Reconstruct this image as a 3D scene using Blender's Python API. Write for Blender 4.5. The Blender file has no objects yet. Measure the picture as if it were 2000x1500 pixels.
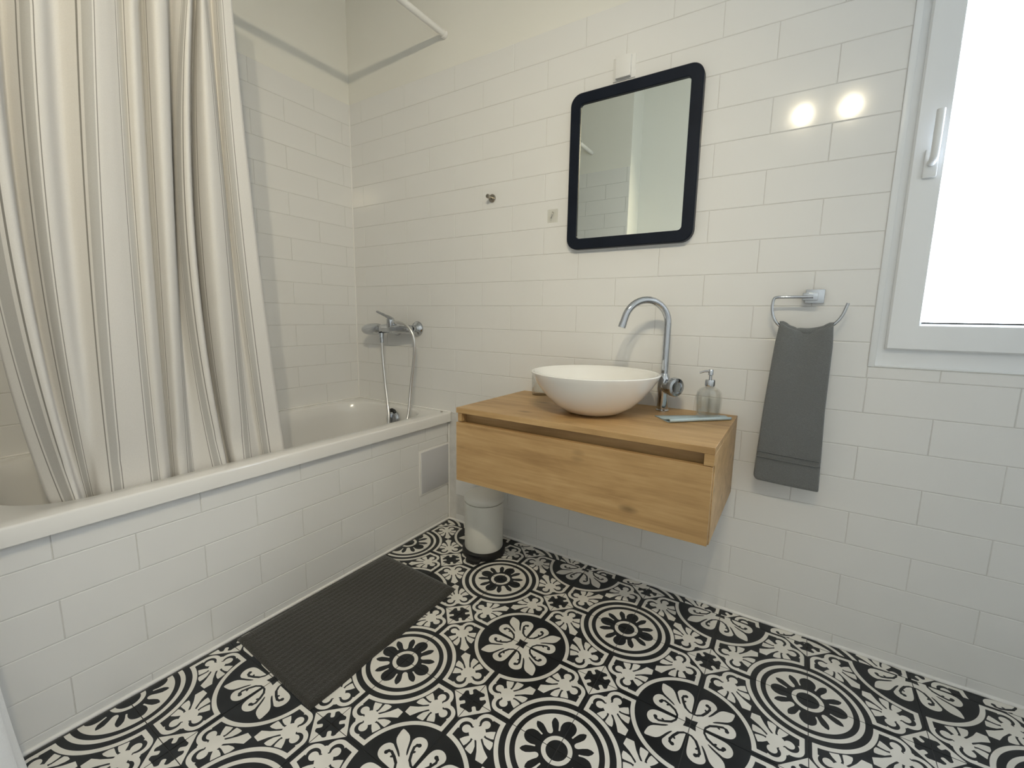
import bpy, bmesh, math, random
import numpy as np
from mathutils import Vector, Matrix
random.seed(7)
SC = bpy.context.scene
COL = SC.collection
PI = math.pi

# ------------------------------------------------------------------ camera
CAM = Vector((1.3712, -1.5583, 0.9941))
YAW, PIT, ROL, FPX = -0.56978, -0.14939, 0.01589, 870.74
fw = Vector((math.sin(YAW)*math.cos(PIT), math.cos(YAW)*math.cos(PIT), math.sin(PIT)))
rt = Vector((math.cos(YAW), -math.sin(YAW), 0)); up = rt.cross(fw)
r2 = rt*math.cos(ROL) + up*math.sin(ROL); u2 = -rt*math.sin(ROL) + up*math.cos(ROL)
cd = bpy.data.cameras.new('camera'); cam = bpy.data.objects.new('camera', cd); COL.objects.link(cam)
cam.matrix_world = Matrix(((r2.x, u2.x, -fw.x, CAM.x), (r2.y, u2.y, -fw.y, CAM.y), (r2.z, u2.z, -fw.z, CAM.z), (0, 0, 0, 1)))
cd.sensor_width = 36; cd.lens = 36*FPX/2000; cd.clip_start = 0.02; cd.clip_end = 100
SC.camera = cam

# ------------------------------------------------------------------ light
SC.view_settings.view_transform = 'Standard'; SC.view_settings.look = 'None'
SC.view_settings.gamma = 1; SC.view_settings.use_curve_mapping = False
SC.view_settings.exposure = 0.0
SKY_STRENGTH = 17.0
LAMP_WATTS = 34.5
w = bpy.data.worlds.new('sky'); SC.world = w; w.use_nodes = True
bg = w.node_tree.nodes['Background']; bg.inputs[0].default_value = (0.84, 0.89, 1.02, 1); bg.inputs[1].default_value = SKY_STRENGTH
try:
    SC.cycles.use_denoising = True
    SC.cycles.max_bounces = 12; SC.cycles.diffuse_bounces = 7; SC.cycles.glossy_bounces = 6
    SC.cycles.transmission_bounces = 10; SC.cycles.transparent_max_bounces = 12
    SC.cycles.sample_clamp_indirect = 6.0
    SC.cycles.caustics_refractive = False; SC.cycles.caustics_reflective = False
except Exception:
    pass
YB = 0.0394          # face of the tiled back wall
XL = -0.660          # face of the left wall
XR, YF, ZC = 2.60, -1.82, 2.62
WX0, WX1, WZ0, WZ1 = 1.553, 2.32, 0.876, 2.08     # window opening
ld = bpy.data.lights.new('window_portal', 'AREA'); ld.shape = 'RECTANGLE'; ld.size = WX1-WX0; ld.size_y = WZ1-WZ0
lo = bpy.data.objects.new('window_portal', ld); COL.objects.link(lo)
lo.location = ((WX0+WX1)/2, YB+0.10, (WZ0+WZ1)/2); lo.rotation_euler = (-PI/2, 0, 0); ld.cycles.is_portal = True

# ------------------------------------------------------------------ materials
def mat(name, color=(.8, .8, .8), rough=.5, metal=0., spec=.5, trans=0., ior=1.5, coat=0., emit=None, es=0., sheen=0.):
    m = bpy.data.materials.new(name); m.use_nodes = True
    b = m.node_tree.nodes['Principled BSDF']
    b.inputs['Base Color'].default_value = (*color, 1); b.inputs['Roughness'].default_value = rough
    b.inputs['Metallic'].default_value = metal; b.inputs['Specular IOR Level'].default_value = spec
    b.inputs['Transmission Weight'].default_value = trans; b.inputs['IOR'].default_value = ior
    b.inputs['Coat Weight'].default_value = coat; b.inputs['Sheen Weight'].default_value = sheen
    if emit: b.inputs['Emission Color'].default_value = (*emit, 1); b.inputs['Emission Strength'].default_value = es
    return m
def nt(m): return m.node_tree, m.node_tree.nodes, m.node_tree.links, m.node_tree.nodes['Principled BSDF']
def mathn(N, L, op, a, b=None, clamp=False):
    n = N.new('ShaderNodeMath'); n.operation = op; n.use_clamp = clamp
    for i, v in enumerate((a, b)):
        if v is None: continue
        if isinstance(v, (int, float)): n.inputs[i].default_value = v
        else: L.new(v, n.inputs[i])
    return n.outputs[0]
def noise_var(m, c0, c1, scale=(3, 3, 3), detail=3, bump=0., bscale=None, coord='Object', dist=.0, bdist=.001):
    t, N, L, B = nt(m)
    tc = N.new('ShaderNodeTexCoord'); mp = N.new('ShaderNodeMapping'); mp.inputs['Scale'].default_value = scale
    L.new(tc.outputs[coord], mp.inputs[0])
    no = N.new('ShaderNodeTexNoise'); no.inputs['Scale'].default_value = 1; no.inputs['Detail'].default_value = detail
    no.inputs['Distortion'].default_value = dist
    L.new(mp.outputs[0], no.inputs[0])
    cr = N.new('ShaderNodeValToRGB'); cr.color_ramp.elements[0].color = (*c0, 1); cr.color_ramp.elements[1].color = (*c1, 1)
    cr.color_ramp.elements[0].position = .35; cr.color_ramp.elements[1].position = .65
    L.new(no.outputs[0], cr.inputs[0]); L.new(cr.outputs[0], B.inputs['Base Color'])
    if bump:
        n2 = N.new('ShaderNodeTexNoise'); n2.inputs['Scale'].default_value = bscale or 200; n2.inputs['Detail'].default_value = 2
        L.new(tc.outputs[coord], n2.inputs[0])
        bp = N.new('ShaderNodeBump'); bp.inputs['Strength'].default_value = bump; bp.inputs['Distance'].default_value = bdist
        L.new(n2.outputs[0], bp.inputs['Height']); L.new(bp.outputs[0], B.inputs['Normal'])
    return m

M = {}
M['tile'] = noise_var(mat('white_glazed_tile', rough=.10, spec=.5), (.755, .752, .740), (.775, .772, .760), (2, 2, 2), bump=.06, bscale=14, bdist=.001)
M['grout'] = noise_var(mat('pale_grout', rough=.9), (.60, .59, .57), (.66, .65, .63), (30, 30, 30))
M['paint'] = noise_var(mat('white_wall_paint', rough=.75, spec=.25), (.775, .765, .715), (.795, .785, .735), (2, 2, 2), bump=.08, bscale=120)
M['ceiling'] = noise_var(mat('white_ceiling_paint', rough=.9, spec=.1), (.79, .78, .745), (.81, .80, .765), (2, 2, 2))
M['acrylic'] = noise_var(mat('white_bath_acrylic', rough=.16, spec=.5, coat=.2), (.76, .75, .73), (.77, .76, .74), (2, 2, 2))
M['ceramic'] = mat('white_glazed_ceramic', (.86, .85, .82), rough=.08, spec=.6, coat=.4)
M['caulk'] = mat('white_silicone', (.80, .79, .77), rough=.35)
M['pvc'] = noise_var(mat('white_window_plastic', rough=.28), (.78, .80, .82), (.80, .82, .84), (2, 2, 2))  # slight blue in the colour stands in for the haze around the window
M['chrome'] = mat('polished_chrome', (.54, .56, .59), rough=.05, metal=1)
M['steel'] = mat('brushed_steel', (.50, .49, .47), rough=.25, metal=1)
M['hose'] = mat('chrome_hose_metal', (.74, .73, .71), rough=.28, metal=1)
M['black'] = noise_var(mat('black_plastic', rough=.4), (.008, .008, .009), (.012, .012, .013), (8, 8, 8))
M['frame'] = noise_var(mat('blue_black_mirror_frame', rough=.38, spec=.16), (.007, .010, .018), (.010, .014, .024), (8, 8, 8))
M['mirror'] = mat('silvered_mirror', (.87, .90, .82), rough=.0, metal=1)
M['cement_white'] = noise_var(mat('cement_tile_cream', rough=.38, spec=.4), (.72, .70, .645), (.82, .80, .745), (9, 9, 9), detail=5)
M['cement_dark'] = noise_var(mat('cement_tile_black', rough=.38, spec=.35), (.010, .012, .014), (.020, .023, .026), (7, 7, 7), detail=5)
M['floor_grout'] = noise_var(mat('dark_floor_grout', rough=.9), (.06, .06, .06), (.09, .09, .088), (40, 40, 40))
M['bin'] = noise_var(mat('cream_enamel', rough=.28, spec=.4), (.72, .71, .655), (.74, .73, .675), (3, 3, 3))
M['grey_panel'] = noise_var(mat('grey_hatch_plastic', rough=.5), (.56, .56, .58), (.58, .58, .60), (3, 3, 3))
M['knob'] = mat('satin_nickel', (.42, .39, .34), rough=.22, metal=1)
M['blue'] = noise_var(mat('pale_blue_sheet', rough=.6), (.44, .56, .62), (.48, .60, .66), (12, 12, 12))
M['bulb'] = mat('glowing_bulb', (1, 1, 1), rough=.5, emit=(1.0, .86, .66), es=10.0)

def glass(name, tint=(.97, .99, .98), thin=True, rough=0.0, refl=.12):
    m = bpy.data.materials.new(name); m.use_nodes = True; N = m.node_tree.nodes; L = m.node_tree.links
    N.remove(N['Principled BSDF']); out = N['Material Output']
    tr = N.new('ShaderNodeBsdfTransparent'); tr.inputs[0].default_value = (*tint, 1)
    gl = N.new('ShaderNodeBsdfGlossy'); gl.inputs['Roughness'].default_value = rough
    fr = N.new('ShaderNodeLayerWeight'); fr.inputs[0].default_value = refl
    mx = N.new('ShaderNodeMixShader'); L.new(fr.outputs['Facing'], mx.inputs[0]); L.new(tr.outputs[0], mx.inputs[1]); L.new(gl.outputs[0], mx.inputs[2])
    L.new(mx.outputs[0], out.inputs[0]); return m
M['pane'] = glass('window_glass')
M['glass'] = glass('clear_glass', (.985, .99, .985), refl=.16, rough=.02)
M['soap'] = glass('clear_liquid_soap', (.985, .99, .98), refl=.02, rough=.02)
M['clear'] = glass('clear_plastic', (.975, .975, .96), refl=.08, rough=.2)

def oak():
    m = mat('light_oak_veneer', rough=.42, spec=.35); t, N, L, B = nt(m)
    tc = N.new('ShaderNodeTexCoord')
    def nz(scale, detail=4, dist=0., rough=.55):
        mp = N.new('ShaderNodeMapping'); mp.inputs['Scale'].default_value = scale; L.new(tc.outputs['Object'], mp.inputs[0])
        n = N.new('ShaderNodeTexNoise'); n.inputs['Scale'].default_value = 1; n.inputs['Detail'].default_value = detail
        n.inputs['Distortion'].default_value = dist; n.inputs['Roughness'].default_value = rough; L.new(mp.outputs[0], n.inputs[0]); return n.outputs[0]
    g1 = nz((2.2, 30, 30), 5, .6); g2 = nz((9, 160, 160), 3); big = nz((2.5, 5, 5), 3, 1.2)
    cr = N.new('ShaderNodeValToRGB'); e = cr.color_ramp.elements
    e[0].position = .30; e[0].color = (.300, .172, .070, 1); e[1].position = .72; e[1].color = (.600, .405, .205, 1)
    k = e.new(.5); k.color = (.460, .292, .130, 1)
    s = mathn(N, L, 'ADD', mathn(N, L, 'MULTIPLY', g1, .55), mathn(N, L, 'MULTIPLY', big, .45))
    s = mathn(N, L, 'ADD', s, mathn(N, L, 'MULTIPLY', mathn(N, L, 'SUBTRACT', g2, .5), .22))
    L.new(s, cr.inputs[0])
    # small dark knots
    mp = N.new('ShaderNodeMapping'); mp.inputs['Scale'].default_value = (5.2, 9.5, 12.5); mp.inputs['Location'].default_value = (.37, .3, .15); L.new(tc.outputs['Object'], mp.inputs[0])
    vo = N.new('ShaderNodeTexVoronoi'); vo.inputs['Scale'].default_value = 1; vo.inputs['Randomness'].default_value = 1; L.new(mp.outputs[0], vo.inputs[0])
    mr = N.new('ShaderNodeMapRange'); mr.inputs['From Min'].default_value = .035; mr.inputs['From Max'].default_value = .17
    mr.inputs['To Min'].default_value = .52; mr.inputs['To Max'].default_value = 1; L.new(vo.outputs['Distance'], mr.inputs[0])
    mx = N.new('ShaderNodeMix'); mx.data_type = 'RGBA'; mx.blend_type = 'MULTIPLY'; mx.inputs[0].default_value = 1
    L.new(cr.outputs[0], mx.inputs[6]); cmb = N.new('ShaderNodeCombineColor')
    for i in range(3): L.new(mr.outputs[0], cmb.inputs[i])
    L.new(cmb.outputs[0], mx.inputs[7]); L.new(mx.outputs[2], B.inputs['Base Color'])
    bp = N.new('ShaderNodeBump'); bp.inputs['Strength'].default_value = .15; bp.inputs['Distance'].default_value = .0006; L.new(g2, bp.inputs['Height']); L.new(bp.outputs[0], B.inputs['Normal'])
    return m
M['oak'] = oak()

def curtain_mat():
    m = mat('striped_curtain_cloth', rough=.9, spec=.15, sheen=.2); t, N, L, B = nt(m)
    uv = N.new('ShaderNodeUVMap'); sp = N.new('ShaderNodeSeparateXYZ'); L.new(uv.outputs[0], sp.inputs[0])
    fr = mathn(N, L, 'FRACT', mathn(N, L, 'ADD', sp.outputs[0], 10.5))
    d = mathn(N, L, 'ABSOLUTE', mathn(N, L, 'SUBTRACT', fr, .5))      # distance to the stripe centre, in stripe pitches
    band = mathn(N, L, 'LESS_THAN', d, .088)
    line = mathn(N, L, 'LESS_THAN', mathn(N, L, 'ABSOLUTE', mathn(N, L, 'SUBTRACT', d, .142)), .0115)
    no = N.new('ShaderNodeTexNoise'); no.inputs['Scale'].default_value = 700; no.inputs['Detail'].default_value = 2
    tc = N.new('ShaderNodeTexCoord'); L.new(tc.outputs['Object'], no.inputs[0])
    def mixc(f, a, b):
        x = N.new('ShaderNodeMix'); x.data_type = 'RGBA'; L.new(f, x.inputs[0])
        for i, c in ((6, a), (7, b)):
            if isinstance(c, tuple): x.inputs[i].default_value = (*c, 1)
            else: L.new(c, x.inputs[i])
        return x.outputs[2]
    c = mixc(band, (.80, .775, .735), (.55, .535, .505)); c = mixc(line, c, (.30, .285, .26))
    x = N.new('ShaderNodeMix'); x.data_type = 'RGBA'; x.blend_type = 'MULTIPLY'; x.inputs[0].default_value = .18
    L.new(c, x.inputs[6]); L.new(no.outputs[0], x.inputs[7]); L.new(x.outputs[2], B.inputs['Base Color'])
    # fine plain weave
    vx = N.new('ShaderNodeTexWave'); vx.inputs['Scale'].default_value = 260; vx.bands_direction = 'Z'; L.new(tc.outputs['Object'], vx.inputs[0])
    bp = N.new('ShaderNodeBump'); bp.inputs['Strength'].default_value = .25; bp.inputs['Distance'].default_value = .0006
    L.new(vx.outputs[0], bp.inputs['Height']); L.new(bp.outputs[0], B.inputs['Normal'])
    trn = N.new('ShaderNodeBsdfTranslucent'); L.new(x.outputs[2], trn.inputs[0]); mx = N.new('ShaderNodeMixShader'); mx.inputs[0].default_value = .12
    L.new(B.outputs[0], mx.inputs[1]); L.new(trn.outputs[0], mx.inputs[2]); L.new(mx.outputs[0], N['Material Output'].inputs[0])
    return m
M['curtain'] = curtain_mat()

def terry(name, c0, c1, scale, axis_scale=(1, 1, 1), strength=.8, dist=.003):
    m = mat(name, rough=.95, spec=.1, sheen=.35); t, N, L, B = nt(m)
    tc = N.new('ShaderNodeTexCoord'); mp = N.new('ShaderNodeMapping'); mp.inputs['Scale'].default_value = axis_scale; L.new(tc.outputs['Object'], mp.inputs[0])
    vo = N.new('ShaderNodeTexVoronoi'); vo.inputs['Scale'].default_value = scale; L.new(mp.outputs[0], vo.inputs[0])
    no = N.new('ShaderNodeTexNoise'); no.inputs['Scale'].default_value = 14; no.inputs['Detail'].default_value = 4; L.new(mp.outputs[0], no.inputs[0])
    cr = N.new('ShaderNodeValToRGB'); cr.color_ramp.elements[0].color = (*c1, 1); cr.color_ramp.elements[1].color = (*c0, 1)
    cr.color_ramp.elements[1].position = .7
    L.new(mathn(N, L, 'MULTIPLY', mathn(N, L, 'ADD', vo.outputs['Distance'], mathn(N, L, 'MULTIPLY', no.outputs[0], .5)), .9), cr.inputs[0]); L.new(cr.outputs[0], B.inputs['Base Color'])
    bp = N.new('ShaderNodeBump'); bp.inputs['Strength'].default_value = strength; bp.inputs['Distance'].default_value = dist; bp.invert = True
    L.new(vo.outputs['Distance'], bp.inputs['Height']); L.new(bp.outputs[0], B.inputs['Normal'])
    return m
M['towel'] = terry('grey_terry', (.150, .158, .160), (.215, .225, .228), 420, strength=.5, dist=.0015)
M['towel_band'] = terry('grey_flat_weave', (.150, .158, .160), (.185, .193, .196), 600, (1, 1, .25), strength=.25, dist=.0006)
M['mat'] = terry('charcoal_chenille', (.036, .034, .029), (.066, .062, .055), 330, (.8, 1.2, 1), strength=.7, dist=.0018)
M['white_towel'] = terry('white_terry', (.86, .87, .88), (.91, .92, .93), 300, strength=.3, dist=.0015)

# ------------------------------------------------------------------ helpers
def new_obj(name, me, material=None, parent=None):
    o = bpy.data.objects.new(name, me); COL.objects.link(o)
    if material is not None and not me.materials:
        for mm in (material if isinstance(material, (list, tuple)) else [material]): me.materials.append(mm)
    if parent is not None: o.parent = parent
    return o
def tag(o, label=None, cat=None, group=None, kind=None):
    if label: o['label'] = label
    if cat: o['category'] = cat
    if group: o['group'] = group
    if kind: o['kind'] = kind
    return o
def empty(name, label, cat, loc=(0, 0, 0), group=None):
    o = bpy.data.objects.new(name, None); o.empty_display_size = .05; COL.objects.link(o); o.location = loc
    return tag(o, label, cat, group)
def finish(name, bm, material, parent=None, smooth=None, origin=None):
    """bmesh in world coordinates -> object; the origin moves to ORIGIN when given; parents are unrotated Empties or meshes."""
    me = bpy.data.meshes.new(name)
    bmesh.ops.recalc_face_normals(bm, faces=bm.faces)
    base = Vector((0, 0, 0)) if origin is None else Vector(origin)
    if origin is not None: bmesh.ops.translate(bm, verts=bm.verts, vec=-base)
    bm.to_mesh(me); bm.free()
    if smooth is not None:
        for p in me.polygons: p.use_smooth = True
        me.set_sharp_from_angle(angle=math.radians(smooth))
    o = new_obj(name, me, material, parent)
    pw = Vector((0, 0, 0)); q = parent
    while q is not None: pw += q.location; q = q.parent
    o.location = base - pw
    return o
def box(bm, x0, x1, y0, y1, z0, z1, bev=0., seg=2):
    vs = [bm.verts.new((x, y, z)) for x in (x0, x1) for y in (y0, y1) for z in (z0, z1)]
    fs = [bm.faces.new([vs[i] for i in f]) for f in ((0, 1, 3, 2), (4, 6, 7, 5), (0, 4, 5, 1), (2, 3, 7, 6), (0, 2, 6, 4), (1, 5, 7, 3))]
    if bev > 0:
        es = list({e for f in fs for e in f.edges})
        bmesh.ops.bevel(bm, geom=es, offset=bev, segments=seg, profile=.5, affect='EDGES')
def bx(name, x0, x1, y0, y1, z0, z1, material, parent=None, bev=0., seg=2, origin=None):
    bm = bmesh.new(); box(bm, x0, x1, y0, y1, z0, z1, bev, seg); return finish(name, bm, material, parent, 40 if bev else None, origin)
def catmull(pts, n=8):
    P = [Vector(p) for p in pts]; P = [P[0]*2-P[1]] + P + [P[-1]*2-P[-2]]; out = []
    for i in range(1, len(P)-2):
        a, b, c, d = P[i-1:i+3]
        for k in range(n):
            t = k/n; out.append(.5*((2*b)+(c-a)*t+(2*a-5*b+4*c-d)*t*t+(3*b-a-3*c+d)*t**3))
    out.append(P[-2]); return out
def tube(bm, path, rad, seg=16, cap=True, flat=None):
    path = [Vector(p) for p in path]; n = len(path)
    rr = rad if isinstance(rad, (list, tuple)) else [rad]*n
    tan = [(path[min(i+1, n-1)]-path[max(i-1, 0)]).normalized() for i in range(n)]
    ref = Vector((0, 0, 1)) if abs(tan[0].z) < .9 else Vector((0, 1, 0))
    nrm = (ref - tan[0]*ref.dot(tan[0])).normalized(); rings = []
    for i in range(n):
        nrm = (nrm - tan[i]*nrm.dot(tan[i])).normalized(); b = tan[i].cross(nrm)
        f = flat or 1
        rings.append([bm.verts.new(path[i] + (nrm*math.cos(a)*f + b*math.sin(a))*rr[i]) for a in [2*PI*k/seg for k in range(seg)]])
    for i in range(n-1):
        for k in range(seg): bm.faces.new((rings[i][k], rings[i][(k+1) % seg], rings[i+1][(k+1) % seg], rings[i+1][k]))
    if cap: bm.faces.new(rings[0][::-1]); bm.faces.new(rings[-1])
    return rings
def lathe(bm, prof, c=(0, 0, 0), axis=(0, 0, 1), seg=40, sx=1.):
    """prof = [(r, h)...] turned about AXIS through C."""
    ax = Vector(axis).normalized(); ref = Vector((1, 0, 0)) if abs(ax.x) < .9 else Vector((0, 1, 0))
    a1 = (ref-ax*ref.dot(ax)).normalized(); a2 = ax.cross(a1); c = Vector(c); rings = []
    for r, h in prof:
        if r < 1e-6: rings.append([bm.verts.new(c+ax*h)]); continue
        rings.append([bm.verts.new(c+ax*h+(a1*math.cos(2*PI*k/seg)*sx+a2*math.sin(2*PI*k/seg))*r) for k in range(seg)])
    for A, B_ in zip(rings, rings[1:]):
        for k in range(seg):
            j = (k+1) % seg
            if len(A) == 1 and len(B_) == 1: continue
            if len(A) == 1: bm.faces.new((A[0], B_[j], B_[k]))
            elif len(B_) == 1: bm.faces.new((A[k], A[j], B_[0]))
            else: bm.faces.new((A[k], A[j], B_[j], B_[k]))
    for R in (rings[0], rings[-1]):
        if len(R) > 2 and abs(prof[0][0]-prof[-1][0])+abs(prof[0][1]-prof[-1][1]) > 1e-6:
            try: bm.faces.new(R)
            except ValueError: pass
def rrect(x0, x1, y0, y1, r, n=8):
    out = []
    for cx, cy, a0 in ((x1-r, y1-r, 0), (x0+r, y1-r, 90), (x0+r, y0+r, 180), (x1-r, y0+r, 270)):
        for k in range(n+1):
            a = math.radians(a0+90*k/n); out.append((cx+r*math.cos(a), cy+r*math.sin(a)))
    return out
def loft(bm, loops, close=True):
    rings = [[bm.verts.new(p) for p in lp] for lp in loops]; n = len(rings[0])
    for A, B_ in zip(rings, rings[1:]):
        for k in range(n if close else n-1):
            j = (k+1) % n; bm.faces.new((A[k], A[j], B_[j], B_[k]))
    return rings

# ------------------------------------------------------------------ room shell
TH = .12
def wall(name, boxes, material, label):
    bm = bmesh.new()
    for b in boxes: box(bm, *b)
    o = finish(name, bm, material); tag(o, label, kind='structure'); return o
G = .0016     # the grout lies this far behind the tile faces
YG = YB + G
wall_back = wall('wall_back', [(XL-TH, WX0-.005, YG, YG+TH, -.1, ZC+.1), (WX1, XR+TH, YG, YG+TH, -.1, ZC+.1),
                               (WX0-.005, WX1, YG, YG+TH, -.1, WZ0-.004), (WX0-.005, WX1, YG, YG+TH, WZ1, ZC+.1)], [M['paint']], 'white painted wall tiled to above head height, with the window')
XG = XL - G
wall_left = wall('wall_left', [(XG-TH, XG, YF-TH, YG, -.1, ZC+.1)], [M['paint']], 'white wall behind the bathtub tiled up to a painted band')
wall_right = wall('wall_right', [(XR, XR+TH, YF-TH, YG, -.1, ZC+.1)], [M['paint']], 'plain white wall beyond the window')
wall_front = wall('wall_front', [(.27, XR+TH, YF-TH, YF, -.1, ZC+.1)], [M['paint']], 'plain white wall seen in the mirror')
wall_end = wall('wall_end', [(XG, .27, YF, -1.60, -.1, ZC+.1)], [M['paint']], 'white tiled wall at the foot of the bathtub, seen in the mirror')
ceiling = wall('ceiling', [(XL-TH, XR+TH, YF-TH, YG+TH, ZC, ZC+.1)], [M['ceiling']], 'white ceiling')
floor = wall('floor', [(XL-TH, XR+TH, YF-TH, YG+TH, -.1, -.0018)], [M['floor_grout']], 'black and cream patterned cement tile floor')

# grout planes behind the tiles (thin slabs, part of each wall)
TZ = [0.0] + [.0359+.10033*k for k in range(21)]
TZ[-1] = 2.0424
def grout(parent, *b):
    bm = bmesh.new(); box(bm, *b); return finish('grout_bed', bm, M['grout'], parent)
grout(wall_back, XL, WX0-.005, YG-.0004, YG+.001, 0, 2.0415); grout(wall_back, WX0-.005, XR, YG-.0004, YG+.001, 0, WZ0-.008)
grout(wall_back, WX1, XR, YG-.0004, YG+.001, WZ0-.008, 2.0415)
grout(wall_left, XG-.001, XG+.0004, -1.6, YB, .3, 2.0415)

tile_cache = {}
def tile_mesh(wd, ht):
    key = (round(wd, 3), round(ht, 3))
    if key in tile_cache: return tile_cache[key]
    a, b = wd/2, ht/2; loops = []
    for ins, z in ((0, -.004), (0, -.0011), (.0004, -.0004), (.0016, 0)):
        loops.append([(-a+ins, -b+ins, z), (a-ins, -b+ins, z), (a-ins, b-ins, z), (-a+ins, b-ins, z)])
    v = [p for l in loops for p in l]; f = []
    for i in range(3):
        for k in range(4): j = (k+1) % 4; f.append((i*4+k, i*4+j, i*4+4+j, i*4+4+k))
    f.append((12, 13, 14, 15))
    me = bpy.data.meshes.new('tile'); me.from_pydata(v, [], f); me.materials.append(M['tile']); me.update(); tile_cache[key] = me
    return me
J = .0019
def lay(parent, a0, a1, zlo, zhi, rows, joint0, half, parity, place, keep=None):
    """rows of running-bond tiles between a0 and a1; PLACE(a, z) -> location, rotation."""
    L2 = .30189/2; n = 0
    for k in range(len(rows)-1):
        z0, z1 = max(rows[k], zlo), min(rows[k+1], zhi)
        if z1-z0 < .012: continue
        off = (k+parity) % 2
        m0 = math.floor((a0-joint0)/L2)-2
        for m in range(m0, m0+60):
            if (m+off) % 2: continue
            s, e = joint0+m*L2, joint0+(m+2)*L2
            s, e = max(s, a0), min(e, a1)
            if e-s < .012: continue
            for (ps, pe, pz0, pz1) in (keep(s, e, z0, z1) if keep else [(s, e, z0, z1)]):
                if pe-ps < .012 or pz1-pz0 < .010: continue
                o = bpy.data.objects.new('tile', tile_mesh(pe-ps-J, pz1-pz0-J)); COL.objects.link(o); o.parent = parent
                o.location, o.rotation_euler = place((ps+pe)/2, (pz0+pz1)/2)
                o.rotation_euler.x += random.uniform(-.0016, .0016); o.rotation_euler.z += random.uniform(-.0010, .0010); n += 1
    return n
WL, WB = 1.539, WZ0-.005
def keep_back(s, e, z0, z1):
    if s < -.0126 and z1 < .56: return []
    out = []
    if z1 <= WB+.002 or e <= WL+.001: return [(s, e, z0, z1)]
    if s < WL: out.append((s, WL, z0, z1))
    if z0 < WB: out.append((max(s, WL), e, z0, min(z1, WB)))
    return out
# row k: odd line parity found on the photograph (joint at x .6358 + m * L/2)
n1 = lay(wall_back, XL+.002, WX1, 0, 2.0424, TZ, .6358, None, 0, lambda a, z: (Vector((a, YB, z)), Vector((PI/2, 0, 0))), keep_back)
n2 = lay(wall_left, -1.597, YB-.002, .52, 2.0424, TZ, -.16, None, 0, lambda a, z: (Vector((XL, a, z)), Vector((PI/2, 0, PI/2))))
# reflected tiles on the wall at the foot of the bath: one joined field
bm = bmesh.new()
for k in range(5, len(TZ)-1):
    off = (k % 2)*.151
    x = XL+.002-off
    while x < .27:
        s, e = max(x, XL+.002), min(x+.302, .268)
        if e-s > .012: box(bm, s+.001, e-.001, -1.6005, -1.5965, TZ[k]+.001, TZ[k+1]-.001)
        x += .302
tf = finish('tile_field', bm, M['tile'], wall_end); tf['kind'] = 'stuff'

# corner and floor beads of silicone
def bead(name, path, rad, label):
    bm = bmesh.new(); tube(bm, path, rad, 8); o = finish(name, bm, M['caulk'], None, 60); tag(o, label, kind='structure')
bead('trim_1', [(XL+.0005, YB-.0005, .54), (XL+.0005, YB-.0005, 2.04)], .004, 'white silicone bead in the corner above the bath')
bead('trim_2', [(-.01, YB-.001, .003), (XR, YB-.001, .003)], .006, 'white silicone bead along the foot of the back wall')
bead('trim_3', [(-.0115, YB, .002), (-.0115, -1.6, .002)], .006, 'white silicone bead along the foot of the bath panel')
bead('trim_4', [(-.009, YB-.001, .005), (-.009, YB-.001, .497)], .004, 'white silicone bead where the bath panel meets the wall')

# ------------------------------------------------------------------ patterned floor tiles
def sd_poly(P, V):
    V = np.array(V, float); d = np.full(len(P), 1e9); s = np.ones(len(P))
    for i in range(len(V)):
        a, b = V[i], V[i-1]; e = b-a; q = P-a
        t = np.clip((q@e)/(e@e), 0, 1); pb = q-t[:, None]*e; d = np.minimum(d, (pb**2).sum(1))
        c1 = P[:, 1] >= a[1]; c2 = P[:, 1] < b[1]; c3 = e[0]*q[:, 1] > e[1]*q[:, 0]
        fl = (c1 & c2 & c3) | (~c1 & ~c2 & ~c3); s = np.where(fl, -s, s)
    return s*np.sqrt(d)
def sd_seg(P, a, b, r):
    a, b = np.array(a, float), np.array(b, float); e = b-a; q = P-a
    t = np.clip((q@e)/max(e@e, 1e-12), 0, 1); return np.sqrt(((q-t[:, None]*e)**2).sum(1))-r
def smooth_closed(V, n=4):
    P = [np.array(v, float) for v in V]; m = len(P); out = []
    for i in range(m):
        a, b, c, d = P[i-1], P[i], P[(i+1) % m], P[(i+2) % m]
        for k in range(n):
            t = k/n; out.append(.5*((2*b)+(c-a)*t+(2*a-5*b+4*c-d)*t*t+(3*b-a-3*c+d)*t**3))
    return out
def mirror_s(V): return list(V)+[(a, -b) for a, b in V[::-1] if abs(b) > 1e-9]
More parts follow.
